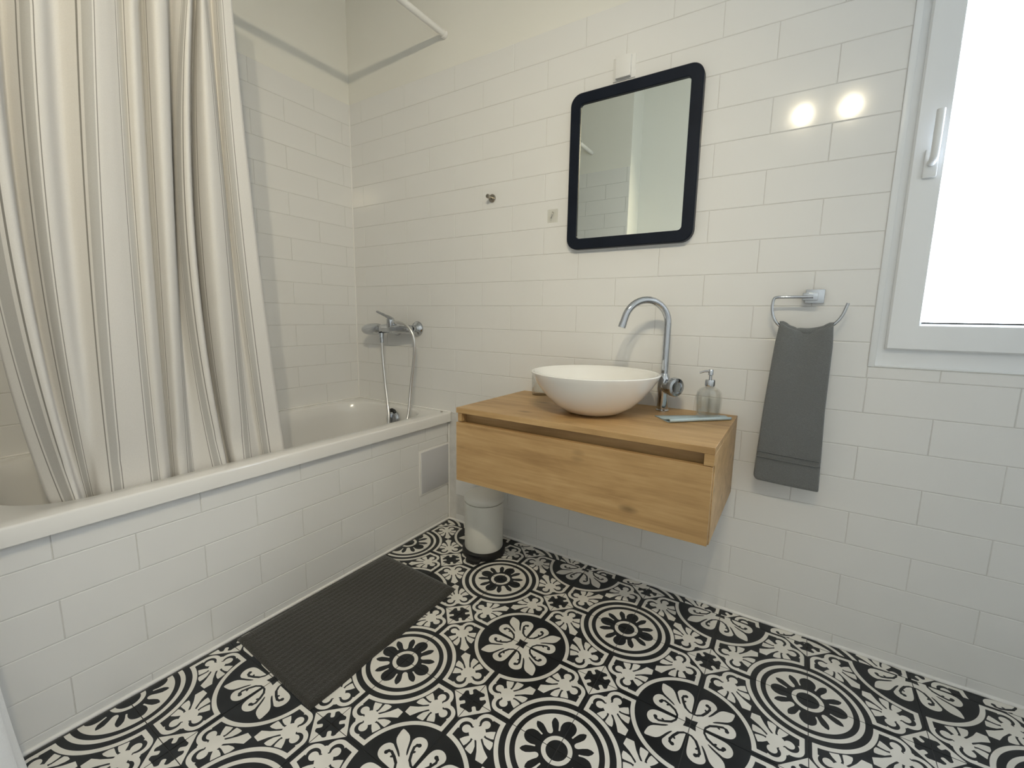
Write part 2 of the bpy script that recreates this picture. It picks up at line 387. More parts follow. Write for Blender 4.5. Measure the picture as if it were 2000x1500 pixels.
def pattern(u, v):
    """signed field over one tile, negative = cream. Flower medallion centred on (0,0), leaf medallion on (1,1), crosses on the other corners."""
    un, sub = np.minimum, lambda w, d: np.maximum(w, -d)
    rF = np.hypot(u, v); w = np.full(u.shape, 1.0)
    # flower medallion
    w = un(w, rF-.395)
    fold = np.stack([np.maximum(u, v), np.minimum(u, v)], 1); S = np.abs(fold)
    d = rF-.205
    d = un(d, sd_poly(S, smooth_closed([(.10, -.06), (.10, .06), (.19, .062), (.245, .077), (.30, .070), (.338, .035), (.346, 0), (.338, -.035), (.30, -.07), (.19, -.062)], 3)))
    c30, s30 = math.cos(math.radians(29.5)), math.sin(math.radians(29.5))
    R = np.stack([S[:, 0]*c30+S[:, 1]*s30, -S[:, 0]*s30+S[:, 1]*c30], 1)
    d = un(d, sd_poly(R, mirror_s([(.13, .03), (.20, .026), (.25, .034), (.295, .036), (.33, .022), (.352, 0)])))
    T = np.stack([(u+v)/2**.5, (u-v)/2**.5], 1)
    d = sub(d, sd_seg(T, (.205, 0), (.29, 0), .026))
    w = sub(w, d)
    w = un(w, np.maximum(rF-.148, .105-rF)); w = sub(w, rF-.105)
    w = un(w, np.maximum(rF-.490, .447-rF))
    # leaf medallion
    a, b = 1-u, 1-v; rO = np.hypot(a, b); hi, lo_ = np.maximum(a, b), np.minimum(a, b); Q = np.stack([hi, lo_], 1)
    D = np.stack([(a+b)/2**.5, np.abs(a-b)/2**.5], 1)
    w = un(w, rO-.125)
    w = un(w, sd_poly(D, smooth_closed(mirror_s([(.05, .055), (.14, .052), (.20, .042), (.255, .030), (.32, .046), (.38, .063), (.43, .060), (.475, .034), (.512, 0)])[0:], 2)))
    w = un(w, sd_poly(Q, smooth_closed([(.10, .0), (.14, .016), (.222, .020), (.318, .026), (.372, .047), (.400, .092), (.398, .142), (.372, .182), (.338, .197), (.298, .192), (.245, .170), (.190, .136), (.10, .10)], 3)))
    hook = [(.130, -.01), (.137, .036), (.169, .082), (.228, .116), (.283, .137), (.312, .128), (.322, .106)]
    rad = [.009, .010, .012, .0145, .011, .012, .019]
    for i in range(len(hook)-1): w = sub(w, sd_seg(Q, hook[i], hook[i+1], (rad[i]+rad[i+1])/2))
    w = sub(w, sd_seg(Q, hook[-1], hook[-1], .020)); w = sub(w, sd_seg(Q, (.240, .108), (.252, .100), .010))
    # dark slots between leaf and scrolls
    w = sub(w, sd_poly(D, [(.232, .028), (.238, .042), (.30, .062), (.36, .086), (.42, .078), (.40, .070), (.33, .052), (.27, .036)]))
    st = sd_poly(np.stack([D[:, 0], D[:, 1]], 1), mirror_s([(-.01, .05), (.035, .035), (.086, 0)])); st = np.maximum(st, -1)
    w = sub(w, st)
    # crosses + palmettes, local frame of the nearer cross corner
    n1_ = u+(1-v) <= 1.0
    p = np.where(n1_, u, v); q = np.where(n1_, 1-v, 1-u); PQ = np.stack([p, q], 1)
    lobe1 = np.hypot(p-.14, q-.285)-.11; lobe2 = np.hypot(p-.285, q-.14)-.11
    notch = np.maximum(np.maximum(p-.285, q-.285), (p+q-.37)/2**.5)
    rA = np.where(n1_, rF, rF)
    Cb = np.maximum.reduce([.030-p, .030-q, .552-rF, .545-rO, -notch])
    Cc = np.minimum(Cb, np.minimum(lobe1, lobe2)); Cc = np.maximum.reduce([Cc, .552-rF, .545-rO])
    w = un(w, np.maximum(Cc, -(Cc+.043)))
    inner = Cc+.043
    TS = np.stack([(p+q-.53)/2**.5, np.abs(q-p)/2**.5], 1)
    pal = np.hypot(TS[:, 0], TS[:, 1])-.083
    pal = un(pal, sd_seg(TS, (0, 0), (-.12, 0), .024))
    pal = un(pal, sd_poly(TS, mirror_s([(.05, .022), (.10, .022), (.19, .034), (.272, .057), (.322, 0)])))
    pal = un(pal, sd_poly(TS, [(.055, .036), (.139, .045), (.185, .068), (.208, .090), (.19, .108), (.145, .140), (.118, .112), (.075, .066)]))
    pal = un(pal, sd_poly(TS, [(.040, .066), (.070, .080), (.098, .118), (.110, .148), (.07, .165), (.033, .178), (.022, .13), (.020, .085)]))
    pal = un(pal, sd_seg(TS, (-.060, .098), (-.060, .098), .045)); pal = un(pal, sd_seg(TS, (0, .02), (-.055, .09), .026))
    # thin dark gaps in the fan
    for g in (((.086, .029), (.20, .052)), ((.078, .070), (.125, .128))): pal = sub(pal, sd_seg(TS, g[0], g[1], .0055))
    stem = sd_seg(TS, (0, 0), (-.12, 0), .024)
    w = un(w, np.maximum(pal, np.minimum(inner+.012, stem)))
    # cross
    dia = (p+q-.243)/2**.5
    A_, B2 = np.maximum(p, q), np.minimum(p, q)
    cr = np.maximum(A_-.134, B2-.046); cr = un(cr, np.hypot(A_-.107, B2-.047)-.030); cr = un(cr, A_-.062)
    PD = np.stack([(p+q)/2**.5, (p-q)/2**.5], 1); cr = sub(cr, sd_seg(PD, (.097, 0), (.2, 0), .021))
    w = un(w, dia); w = sub(w, cr)
    return w
TS_ = .2464
def floor_tile_mesh(u0=0., u1=1., v0=0., v1=1., n=192, rot=0):
    """top face cut exactly along the colour boundaries; extents in tile units (pattern space), ROT quarter turns."""
    g = .0035
    nx, ny = max(2, int(n*(u1-u0))), max(2, int(n*(v1-v0)))
    nx += (-nx) % 8; ny += (-ny) % 8
    xs = np.linspace(u0+(g if u0 == 0 else g), u1-g, nx+1); ys = np.linspace(v0+g, v1-g, ny+1)
    U, V = np.meshgrid(xs, ys, indexing='ij'); W = pattern(U.ravel(), V.ravel()).reshape(U.shape)
    W = np.where(np.abs(W) < 1e-7, 1e-7, W); sg = W < 0
    verts, index, faces, mi = [], {}, [], []
    def vid(x, y):
        k = (round(x*1e5), round(y*1e5))
        if k not in index: index[k] = len(verts); verts.append((x, y))
        return index[k]
    cell = np.zeros((nx, ny), int)   # 1 cream, 0 dark, -1 mixed
    s4 = sg[:-1, :-1].astype(int)+sg[1:, :-1]+sg[:-1, 1:]+sg[1:, 1:]
    cell[s4 == 4] = 1; cell[(s4 > 0) & (s4 < 4)] = -1
    done = np.zeros((nx, ny), bool)
    for B in (8, 4, 2, 1):
        for i in range(0, nx, B):
            for j in range(0, ny, B):
                blk = cell[i:i+B, j:j+B]
                if done[i, j] or blk.min() != blk.max() or blk.min() < 0 or done[i:i+B, j:j+B].any(): continue
                done[i:i+B, j:j+B] = True
                faces.append((vid(xs[i], ys[j]), vid(xs[i+B], ys[j]), vid(xs[i+B], ys[j+B]), vid(xs[i], ys[j+B]))); mi.append(0 if blk.min() == 1 else 1)
    for i, j in zip(*np.where(cell == -1)):
        c = [(xs[i], ys[j], W[i, j]), (xs[i+1], ys[j], W[i+1, j]), (xs[i+1], ys[j+1], W[i+1, j+1]), (xs[i], ys[j+1], W[i, j+1])]
        neg, pos = [], []
        crossings = 0
        for k in range(4):
            a, b = c[k], c[(k+1) % 4]
            (neg if a[2] < 0 else pos).append((a[0], a[1]))
            if (a[2] < 0) != (b[2] < 0):
                t = a[2]/(a[2]-b[2]); x = (a[0]+(b[0]-a[0])*t, a[1]+(b[1]-a[1])*t); neg.append(x); pos.append(x); crossings += 1
        for poly, m_ in ((neg, 0), (pos, 1)):
            ids = []
            for x in poly:
                q = vid(*x)
                if q not in ids: ids.append(q)
            if len(ids) >= 3: faces.append(tuple(ids)); mi.append(m_)
    # centre, rotate, scale
    cx, cy = .5, .5
    ca, sa = [(1, 0), (0, 1), (-1, 0), (0, -1)][rot % 4]
    def tr(x, y): x, y = x-cx, y-cy; return ((x*ca-y*sa)*TS_, (x*sa+y*ca)*TS_)
    vv = [(*tr(x, y), 0.) for x, y in verts]
    k0 = len(vv); e0, e1, f0, f1 = xs[0], xs[-1], ys[0], ys[-1]
    for z in (-.0002, -.0017):
        for x, y in ((e0, f0), (e1, f0), (e1, f1), (e0, f1)): vv.append((*tr(x, y), z))
    for k in range(4):
        j = (k+1) % 4; faces.append((k0+4+k, k0+4+j, k0+j, k0+k)); mi.append(1)
    me = bpy.data.meshes.new('floor_tile'); me.from_pydata(vv, [], faces)
    me.materials.append(M['cement_white']); me.materials.append(M['cement_dark'])
    me.polygons.foreach_set('material_index', mi); me.update()
    return me
# tile cell (i, j): x from i*TS_ to (i+1)*TS_, y from -j*TS_ to -(j+1)*TS_
def corner_kind(i, j):
    if (i+j) % 2 == 0: return 'X'
    return 'F' if i % 2 == 0 else 'L'
def rot_of(i, j):
    # position of the flower corner among the four corners of the cell, counter-clockwise from (x low, y low)
    cs = [(i, j+1), (i+1, j+1), (i+1, j), (i, j)]
    return [corner_kind(*c) for c in cs].index('F')
base_mesh = floor_tile_mesh()
for i in range(0, 10):
    for j in range(0, 8):
        o = bpy.data.objects.new('tile', base_mesh); COL.objects.link(o); o.parent = floor
        o.location = ((i+.5)*TS_, -(j+.5)*TS_, random.uniform(-.0002, 0)); o.rotation_euler = (0, 0, rot_of(i, j)*PI/2)
# offcut strip against the back wall: pattern does not run on
strips = [floor_tile_mesh(0, 1, .300, .300+.158, rot=0), floor_tile_mesh(0, 1, .842, 1, rot=0)]
for i in range(0, 10):
    me = strips[i % 2]; o = bpy.data.objects.new('tile', me); COL.objects.link(o); o.parent = floor
    yy = .5*TS_ - (.300 if i % 2 == 0 else .842)*TS_
    o.location = ((i+.5)*TS_, yy, 0)

# ------------------------------------------------------------------ bathtub
RZ = .541
tub = empty('bathtub', 'white built-in acrylic bathtub with a tiled front panel', 'bathtub', (XL+.33, -.78, 0))
TX0, TX1, TY0, TY1 = XL+.001, .008, -1.595, YB-.001
bm = bmesh.new()
n = 14
def lp(x0, x1, y0, y1, r, z): return [(x, y, z) for x, y in rrect(x0, x1, y0, y1, r, n)]
L0 = [lp(TX0, TX1, TY0, TY1, .006, .497), lp(TX0, TX1, TY0, TY1, .006, RZ-.006), lp(TX0+.002, TX1-.002, TY0+.002, TY1-.002, .006, RZ-.0015), lp(TX0+.006, TX1-.006, TY0+.006, TY1-.006, .008, RZ),
      lp(-.613, -.056, -1.385, -.008, .17, RZ), lp(-.610, -.060, -1.381, -.012, .168, RZ-.002), lp(-.604, -.066, -1.375, -.018, .165, RZ-.010),
      lp(-.598, -.074, -1.36, -.026, .16, .48), lp(-.585, -.088, -1.31, -.045, .155, .30), lp(-.56, -.115, -1.24, -.075, .14, .17), lp(-.52, -.155, -1.17, -.12, .12, .125), lp(-.45, -.22, -1.05, -.25, .08, .115)]
R = loft(bm, L0); bm.faces.new(R[-1])
body = finish('tub_body', bm, M['acrylic'], tub, 50)
# front panel core behind the tiles
PX = -.0126
bx('panel_board', PX-.03, PX-.0016, -1.596, YB-.001, 0, .497, M['grout'], tub)
PZ = [0, .0283, .12864, .22896, .32929, .42961, .4965]
L2 = .30189/2
for k in range(6):
    # row k from the floor; odd/even joints as on the photograph
    z0, z1 = PZ[k], PZ[k+1]; off = {0: 0, 1: 0, 2: 1, 3: 0, 4: 1, 5: 0}[k]
    off = {5: 0, 4: 1, 3: 0, 2: 1, 1: 0, 0: 1}[k]
    for q in range(-8, 8):
        if (q-off) % 2: continue
        y1 = min(-.7212-q*L2, YB-.002); y0 = max(-.7212-(q+2)*L2, -1.594)
        if y1-y0 < .012: continue
        parts = [(y0, y1, z0, z1)]
        hy0, hz0, hz1 = -.160, .182, .392      # hatch cuts the tiles
        if y1 > hy0 and z1 > hz0 and z0 < hz1:
            parts = [(y0, min(y1, hy0), z0, z1)]
            if z0 < hz0-.012: parts.append((max(y0, hy0), y1, z0, hz0))
            if z1 > hz1+.012: parts.append((max(y0, hy0), y1, hz1, z1))
        for a0, a1, b0, b1 in parts:
            if a1-a0 < .012 or b1-b0 < .010: continue
            o = bpy.data.objects.new('tile', tile_mesh(a1-a0-J, b1-b0-J)); COL.objects.link(o); o.parent = tub
            o.location = Vector((PX, (a0+a1)/2, (b0+b1)/2)) - tub.location; o.rotation_euler = (PI/2+random.uniform(-.001, .001), 0, PI/2+random.uniform(-.0008, .0008))
# access hatch
bm = bmesh.new(); box(bm, PX-.006, PX+.004, -.161, YB-.003, .182, .392, .0015); hatch = finish('hatch_frame', bm, M['caulk'], tub, 40)
bm = bmesh.new(); box(bm, PX, PX+.0065, -.151, YB-.008, .190, .384, .002)
hp = finish('hatch', bm, M['grey_panel'], tub, 40); hp['label'] = 'plain grey access hatch in the bath panel'
# overflow rosette on the end wall of the basin
bm = bmesh.new(); ax = Vector((0, -1, .12))
lathe(bm, [(.0, .0), (.043, .0), (.043, .006), (.038, .014), (.028, .018), (.0, .020)], (-.312, -.030, .477), ax, 36)
ov = finish('overflow_cover', bm, M['chrome'], tub, 40); ov['label'] = 'round chrome overflow rosette'
bm = bmesh.new(); box(bm, -.321, -.309, -.062, -.044, .444, .508, .003); finish('overflow_handle', bm, M['chrome'], ov, 40)
bm = bmesh.new(); tube(bm, [(-.333, -.036, .512), (-.328, -.037, .520), (-.315, -.038, .524), (-.302, -.037, .520), (-.297, -.036, .512)], .009, 10); finish('overflow_shade', bm, M['black'], ov, 60)  # black arc stands in for the shadow and reflection above the rosette
# small button on the rim corner, drain
bm = bmesh.new(); lathe(bm, [(.0, 0), (.0065, 0), (.0065, .002), (.004, .003), (0, .003)], (-.030, .012, RZ), (0, 0, 1), 20); b_ = finish('rim_plug', bm, M['steel'], tub, 40)
bm = bmesh.new(); lathe(bm, [(0, 0), (.032, 0), (.032, .003), (.02, .005), (0, .005)], (-.33, -.42, .1155), (0, 0, 1), 32); finish('drain', bm, M['chrome'], tub, 40)
# silicone along the rim
bead('trim_5', [(XL+.002, -1.59, RZ), (XL+.002, YB-.002, RZ), (TX1-.002, YB-.002, RZ)], .0045, 'white silicone bead between bath rim and wall tiles')

# ------------------------------------------------------------------ bath mixer and shower hose
mx_ = empty('bath_mixer', 'chrome wall-mounted bath mixer with lever above the bathtub', 'tap', (-.30, YB, .925))
def part_lathe(name, prof, c, axis, mt, parent, seg=32, sm=40, sx=1.):
    bm = bmesh.new(); lathe(bm, prof, c, axis, seg, sx); return finish(name, bm, mt, parent, sm)
ROS = [(0, 0), (.036, 0), (.036, .004), (.031, .013), (.019, .019), (.016, .022), (.016, .040), (0, .040)]
part_lathe('rosette', ROS, (-.345, YB, .928), (0, -1, 0), M['chrome'], mx_)
part_lathe('rosette', ROS, (-.205, YB, .930), (0, -1, 0), M['chrome'], mx_)
bm = bmesh.new()
tube(bm, [(-.505, -.046, .920), (-.500, -.046, .920), (-.485, -.046, .920), (-.46, -.046, .921), (-.425, -.045, .923), (-.395, -.044, .925), (-.375, -.043, .926), (-.365, -.042, .926)],
     [.005, .014, .022, .0275, .029, .027, .022, .012], 28)
finish('volume_knob', bm, M['chrome'], mx_, 50)
bm = bmesh.new()
tube(bm, [(-.385, -.042, .926), (-.380, -.042, .926), (-.35, -.040, .927), (-.315, -.038, .928), (-.285, -.038, .928), (-.25, -.034, .929), (-.215, -.030, .930), (-.188, -.026, .930), (-.180, -.026, .930)],
     [.016, .021, .0225, .025, .026, .023, .021, .018, .008], 28)
finish('mixer_body', bm, M['chrome'], mx_, 50)
bm = bmesh.new(); lathe(bm, [(0, 0), (.020, 0), (.021, .010), (.0195, .030), (.018, .044), (.013, .050), (0, .052)], (-.300, -.042, .932), (0.05, -.20, 1), 32); cap_ = finish('cartridge', bm, M['chrome'], mx_, 40)
bm = bmesh.new(); tube(bm, catmull([(-.285, -.048, .972), (-.300, -.052, .982), (-.320, -.058, .990), (-.340, -.067, 1.000), (-.362, -.076, 1.010)], 4), [.014]*4+[.0125]*4+[.0105]*4+[.009]*4+[.007], 14, flat=.6)
finish('lever', bm, M['chrome'], mx_, 60)
bm = bmesh.new(); tube(bm, [(-.366, -.048, .905), (-.364, -.050, .884)], [.013, .011], 16); finish('hose_outlet', bm, M['chrome'], mx_, 50)
hose = empty('shower_hose', 'ribbed metal shower hose looping from the bath mixer into the tub', 'hose', (-.363, -.050, .88))
path = catmull([(-.363, -.050, .884), (-.361, -.050, .84), (-.357, -.051, .781), (-.341, -.055, .667), (-.315, -.066, .568), (-.293, -.080, .50), (-.275, -.11, .38), (-.262, -.18, .24), (-.235, -.28, .160), (-.195, -.31, .175),
                (-.160, -.26, .26), (-.150, -.18, .37), (-.150, -.12, .46), (-.156, -.082, .53), (-.165, -.055, .646), (-.153, -.046, .764), (-.143, -.046, .854), (-.152, -.050, .910), (-.180, -.056, .944), (-.215, -.064, .960), (-.250, -.066, .964)], 12)
rad = [.0066 if (i % 2) else .0073 for i in range(len(path))]
bm = bmesh.new(); tube(bm, path, rad, 10); finish('hose_tube', bm, M['hose'], hose, 60)
bm = bmesh.new(); tube(bm, [(-.3635, -.050, .8835), (-.3615, -.050, .858)], [.0108, .0096], 14); finish('hose_nut', bm, M['chrome'], hose, 50)

# ------------------------------------------------------------------ curtain rod and curtain
RODX, RODZ = -.020, 2.176
rod = empty('curtain_rod', 'thin white shower curtain rod running from wall to wall', 'rod', (RODX, YB, RODZ))
bm = bmesh.new(); tube(bm, [(RODX, YB, RODZ), (RODX, -1.5965, RODZ)], .0125, 20); finish('rod_tube', bm, M['caulk'], rod, 50)
part_lathe('end_flange', [(0, 0), (.017, 0), (.017, .010), (.015, .014), (0, .014)], (RODX, YB, RODZ), (0, -1, 0), M['caulk'], rod)

#  columns: u (stripe pitch), then (x, y, z) near the top of the picture, half way and at the bath rim
CURT = [(-0.4, (-0.030, -1.337, 1.572), (-0.060, -1.357, 1.100), (-0.100, -1.305, 0.547)),
        (0, (-0.010, -1.327, 1.571), (-0.040, -1.338, 1.102), (-0.075, -1.277, 0.553)),
        (0.25, (0.000, -1.302, 1.581), (-0.020, -1.306, 1.104), (-0.065, -1.261, 0.555)),
        (0.6, (-0.060, -1.276, 1.615), (-0.080, -1.288, 1.110), (-0.110, -1.246, 0.541)),
        (1, (-0.015, -1.250, 1.614), (-0.035, -1.266, 1.110), (-0.110, -1.230, 0.541)),
        (1.3, (-0.010, -1.226, 1.625), (-0.030, -1.245, 1.112), (-0.100, -1.219, 0.543)),
        (1.6, (-0.050, -1.195, 1.655), (-0.060, -1.215, 1.117), (-0.080, -1.213, 0.549)),
        (2, (0.000, -1.153, 1.661), (-0.020, -1.181, 1.119), (-0.068, -1.183, 0.551)),
        (2.5, (-0.010, -1.120, 1.682), (-0.025, -1.143, 1.124), (-0.068, -1.143, 0.549)),
        (3, (-0.035, -1.086, 1.709), (-0.045, -1.105, 1.130), (-0.070, -1.102, 0.547)),
        (3.4, (-0.010, -1.068, 1.710), (-0.030, -1.086, 1.131), (-0.068, -1.081, 0.547)),
        (4, (-0.050, -1.034, 1.741), (-0.060, -1.055, 1.136), (-0.095, -1.055, 0.538)),
        (4.4, (0.000, -1.029, 1.728), (-0.020, -1.046, 1.135), (-0.066, -1.048, 0.546)),
        (4.7, (-0.010, -1.001, 1.746), (-0.030, -1.025, 1.138), (-0.068, -1.035, 0.545)),
        (5, (-0.060, -0.972, 1.778), (-0.080, -1.000, 1.144), (-0.085, -1.011, 0.539)),
        (5.5, (-0.040, -0.963, 1.776), (-0.080, -0.997, 1.144), (-0.085, -0.987, 0.538)),
        (6, (-0.020, -0.954, 1.775), (-0.055, -0.994, 1.143), (-0.066, -0.952, 0.542)),
        (6.3, (-0.010, -0.944, 1.777), (-0.030, -0.977, 1.144), (-0.067, -0.927, 0.541)),
        (6.6, (-0.050, -0.919, 1.803), (-0.090, -0.947, 1.151), (-0.105, -0.906, 0.528)),
        (7, (-0.055, -0.909, 1.810), (-0.080, -0.943, 1.151), (-0.100, -0.900, 0.530)),
        (7.5, (-0.010, -0.920, 1.790), (-0.020, -0.930, 1.149), (-0.068, -0.898, 0.539)),
        (8, (-0.015, -0.905, 1.799), (-0.050, -0.876, 1.157), (-0.066, -0.862, 0.538)),
        (8.5, (-0.040, -0.880, 1.821), (-0.060, -0.864, 1.159), (-0.090, -0.814, 0.529)),
        (9, (-0.005, -0.877, 1.811), (-0.030, -0.857, 1.158), (-0.075, -0.800, 0.533)),
        (9.5, (-0.010, -0.842, 1.831), (-0.030, -0.805, 1.164), (-0.068, -0.740, 0.532))]
ctr = empty('shower_curtain', 'off-white shower curtain with grey vertical stripes hanging into the bathtub', 'curtain', (RODX, -1.05, .5))
NZ, NU = 56, 6
ZT, ZBOT = 2.150, .36
def col_at(c, z):
    (x0, y0, z0), (x1, y1, z1), (x2, y2, z2) = c[1:]
    if z >= z0:
        # gather towards the rod above the picture
        s = (z-z0)/(ZT-z0) if ZT > z0 else 0; gx = (y1-y0)/(z1-z0)
        y = y0+(gx*(z-z0))*.6
        return Vector((x0*(1-s)+(RODX+(x0-RODX)*.55)*s, y, z))
    l0 = (z-z1)*(z-z2)/((z0-z1)*(z0-z2)); l1 = (z-z0)*(z-z2)/((z1-z0)*(z1-z2)); l2 = (z-z0)*(z-z1)/((z2-z0)*(z2-z1))
    zz = max(z, z2-.25)
    return Vector((x0*l0+x1*l1+x2*l2, y0*l0+y1*l1+y2*l2, z))
bm = bmesh.new(); uvl = bm.loops.layers.uv.new('UVMap'); grid = []
for k in range(NZ+1):
    z = ZT+(ZBOT-ZT)*k/NZ
    P_ = [col_at(c, z) for c in CURT]
    sm = catmull(P_, NU)
    us = [Vector((c[0], 0, 0)) for c in CURT]; uu = []
    for i in range(len(CURT)-1):
        for t in range(NU): uu.append(CURT[i][0]+(CURT[i+1][0]-CURT[i][0])*t/NU)
    uu.append(CURT[-1][0])
    row = []
    for p_, u_ in zip(sm, uu):
        xx = p_.x
        if z < .62: xx = min(xx, -.064 - .02*min(1, (.62-z)/.12)*0)
        row.append((bm.verts.new((xx, p_.y, z)), u_))
    grid.append(row)
for k in range(NZ):
    for i in range(len(grid[0])-1):
        q = (grid[k][i], grid[k+1][i], grid[k+1][i+1], grid[k][i+1]); f = bm.faces.new([a[0] for a in q])
        for l, a in zip(f.loops, q): l[uvl].uv = (a[1], a[0].co.z)
for f in bm.faces: f.smooth = True
me = bpy.data.meshes.new('cloth'); bm.to_mesh(me); bm.free(); me.materials.append(M['curtain'])
cl = bpy.data.objects.new('cloth', me); COL.objects.link(cl); cl.parent = ctr; cl.location = -ctr.location
so = cl.modifiers.new('thick', 'SOLIDIFY'); so.thickness = .0012; so.offset = 0
for yy in (-.76, -.90, -1.02, -1.13, -1.24, -1.36):
    bm = bmesh.new(); tube(bm, [(RODX+.020*math.cos(a), yy, RODZ-.004+.020*math.sin(a)) for a in [2*PI*k/20 for k in range(21)]], .0018, 8, False); finish('ring', bm, M['chrome'], ctr, 60)

# ------------------------------------------------------------------ window
win = wall('window_1', [(WX0-.001, WX0+.045, YB+.004, YB+.075, WZ0, WZ1), (WX1-.045, WX1, YB+.004, YB+.075, WZ0, WZ1), (WX0+.045, WX1-.045, YB+.004, YB+.075, WZ0, WZ0+.060), (WX0+.045, WX1-.045, YB+.004, YB+.075, WZ1-.045, WZ1)],
           [M['pvc']], 'white plastic window frame with a bright opaque pane')
SX0, SX1, SZ0, SZ1 = WX0+.017, WX1-.02, WZ0+.046, WZ1-.02
GX0, GX1, GZ0, GZ1 = 1.640, WX1-.095, .994, WZ1-.095
bm = bmesh.new()
ys = YB-.013
def rr(x0, x1, z0, z1, y): return [(x0, y, z0), (x1, y, z0), (x1, y, z1), (x0, y, z1)]
loft(bm, [rr(SX0, SX1, SZ0, SZ1, YB+.05), rr(SX0, SX1, SZ0, SZ1, ys+.004), rr(SX0+.004, SX1-.004, SZ0+.004, SZ1-.004, ys), rr(GX0-.010, GX1+.010, GZ0-.010, GZ1+.010, ys), rr(GX0-.006, GX1+.006, GZ0-.006, GZ1+.006, ys+.002), rr(GX0, GX1, GZ0, GZ1, ys+.014), rr(GX0, GX1, GZ0, GZ1, YB+.05)])
sash = finish('sash', bm, M['pvc'], win, 30)
bx('gasket', GX0-.0005, GX1+.0005, ys+.013, ys+.0155, GZ0-.002, GZ0+.003, M['black'], sash)
bx('pane', GX0-.004, GX1+.004, YB+.014, YB+.018, GZ0-.004, GZ1+.004, M['pane'], sash)
bm = bmesh.new(); box(bm, 1.594, 1.622, ys-.010, ys, 1.360, 1.430, .004); hnd = finish('handle', bm, M['pvc'], sash, 40)
bm = bmesh.new(); tube(bm, catmull([(1.608, ys-.008, 1.395), (1.608, ys-.030, 1.397), (1.608, ys-.039, 1.412), (1.608, ys-.041, 1.46), (1.608, ys-.041, 1.51)], 6), .0085, 14); finish('lever', bm, M['pvc'], hnd, 60)
# slim plaster trim around the opening
bm = bmesh.new(); box(bm, WL, WX0+.001, YB-.003, YB+.03, WZ0-.004, WZ1, .001); box(bm, WX0+.0012, WX1, YB-.003, YB+.03, WZ0-.004, WZ0+.001, .001)
tr6 = finish('trim_6', bm, M['pvc'], None, 40); tag(tr6, 'narrow white edging strip around the window', kind='structure')

# ------------------------------------------------------------------ vanity
VX0, VX1, VY0, VZ0, VZT = .410, 1.224, -.408, .430, .687
van = empty('vanity_cabinet', 'wall-hung light oak vanity cabinet with one wide drawer', 'cabinet', ((VX0+VX1)/2, YB, VZ0))
def oak_box(name, *b, parent=van, bev=.0008):
    return bx(name, *b, M['oak'], parent, bev, 1, origin=((b[0]+b[1])/2, (b[2]+b[3])/2, (b[4]+b[5])/2))
oak_box('worktop', VX0, VX1, VY0, YB-.0005, VZT-.018, VZT)
oak_box('side_panel', VX0, VX0+.018, VY0+.019, YB-.0005, VZ0-.004, VZT-.018)
oak_box('side_panel', VX1-.018, VX1, VY0+.019, YB-.0005, VZ0-.004, VZT-.018)
oak_box('side_panel', VX0+.006, VX0+.022, VY0+.002, VY0+.019, .640, VZT-.018)
oak_box('side_panel', VX1-.024, VX1, VY0+.0005, VY0+.019, .6385, VZT-.018)
oak_box('drawer', VX0, VX1-.002, VY0, VY0+.018, VZ0, .637)
oak_box('finger_recess', VX0+.018, VX1-.018, VY0+.034, VY0+.046, .56, VZT-.018)
oak_box('base_panel', VX0+.018, VX1-.018, VY0+.019, YB-.001, VZ0, VZ0+.016)

# ------------------------------------------------------------------ basin
SXc, SYc, SR = .821, -.205, .2065
sink = empty('washbasin', 'round white ceramic bowl washbasin standing on the oak vanity', 'basin', (SXc, SYc, VZT))
prof = [(0, 0), (.055, 0), (.072, .002), (.100, .013), (.130, .033), (.160, .063), (.184, .095), (.199, .120), (.2055, .1315), (SR, .1345), (.2045, .1365), (.199, .1365), (.1945, .1340), (.188, .123), (.174, .099), (.150, .069), (.120, .043), (.085, .026), (.045, .018), (.024, .0165), (.0235, .012), (0, .012)]
part_lathe('bowl', prof, (SXc, SYc, VZT), (0, 0, 1), M['ceramic'], sink, 72, 60)
part_lathe('drain_plug', [(0, 0), (.022, 0), (.022, .003), (.018, .006), (0, .007)], (SXc, SYc, VZT+.0135), (0, 0, 1), M['chrome'], sink, 28)

# ------------------------------------------------------------------ tall basin tap
FX, FY = 1.000, -.030
tap = empty('basin_tap', 'tall chrome basin tap with a swan-neck spout', 'tap', (FX, FY, VZT))
dx, dy = -.745, -.667; RA = .0765; zc = .979
neck = [(FX, FY, VZT+.10), (FX, FY, .85), (FX, FY, .92)]
for k in range(0, 19):
    a = PI*k/18*.93; s = RA*(1-math.cos(a)); neck.append((FX+dx*s, FY+dy*s, zc+RA*math.sin(a)*1.0))
last = Vector(neck[-1]); dirn = (last-Vector(neck[-2])).normalized(); neck.append(tuple(last+dirn*.031))
bm = bmesh.new(); tube(bm, neck, .0116, 24, True); sp = finish('spout', bm, M['chrome'], tap, 50)
bm = bmesh.new(); tube(bm, [tuple(Vector(neck[-1])-dirn*.016), tuple(Vector(neck[-1])+dirn*.0006)], .0126, 24); finish('aerator', bm, M['chrome'], sp, 50)
part_lathe('tap_body', [(0, 0), (.0215, 0), (.0215, .004), (.0185, .007), (.018, .060), (.0205, .075), (.0205, .100), (.019, .112), (.013, .124), (.011, .130), (0, .130)], (FX, FY, VZT), (0, 0, 1), M['chrome'], tap, 36)
kd = Vector((.80, -.58, -.12)).normalized(); kc = Vector((FX, FY, VZT+.085))
part_lathe('lever_barrel', [(0, .008), (.019, .008), (.021, .018), (.021, .040), (.019, .043), (0, .043)], kc, kd, M['chrome'], tap, 32)
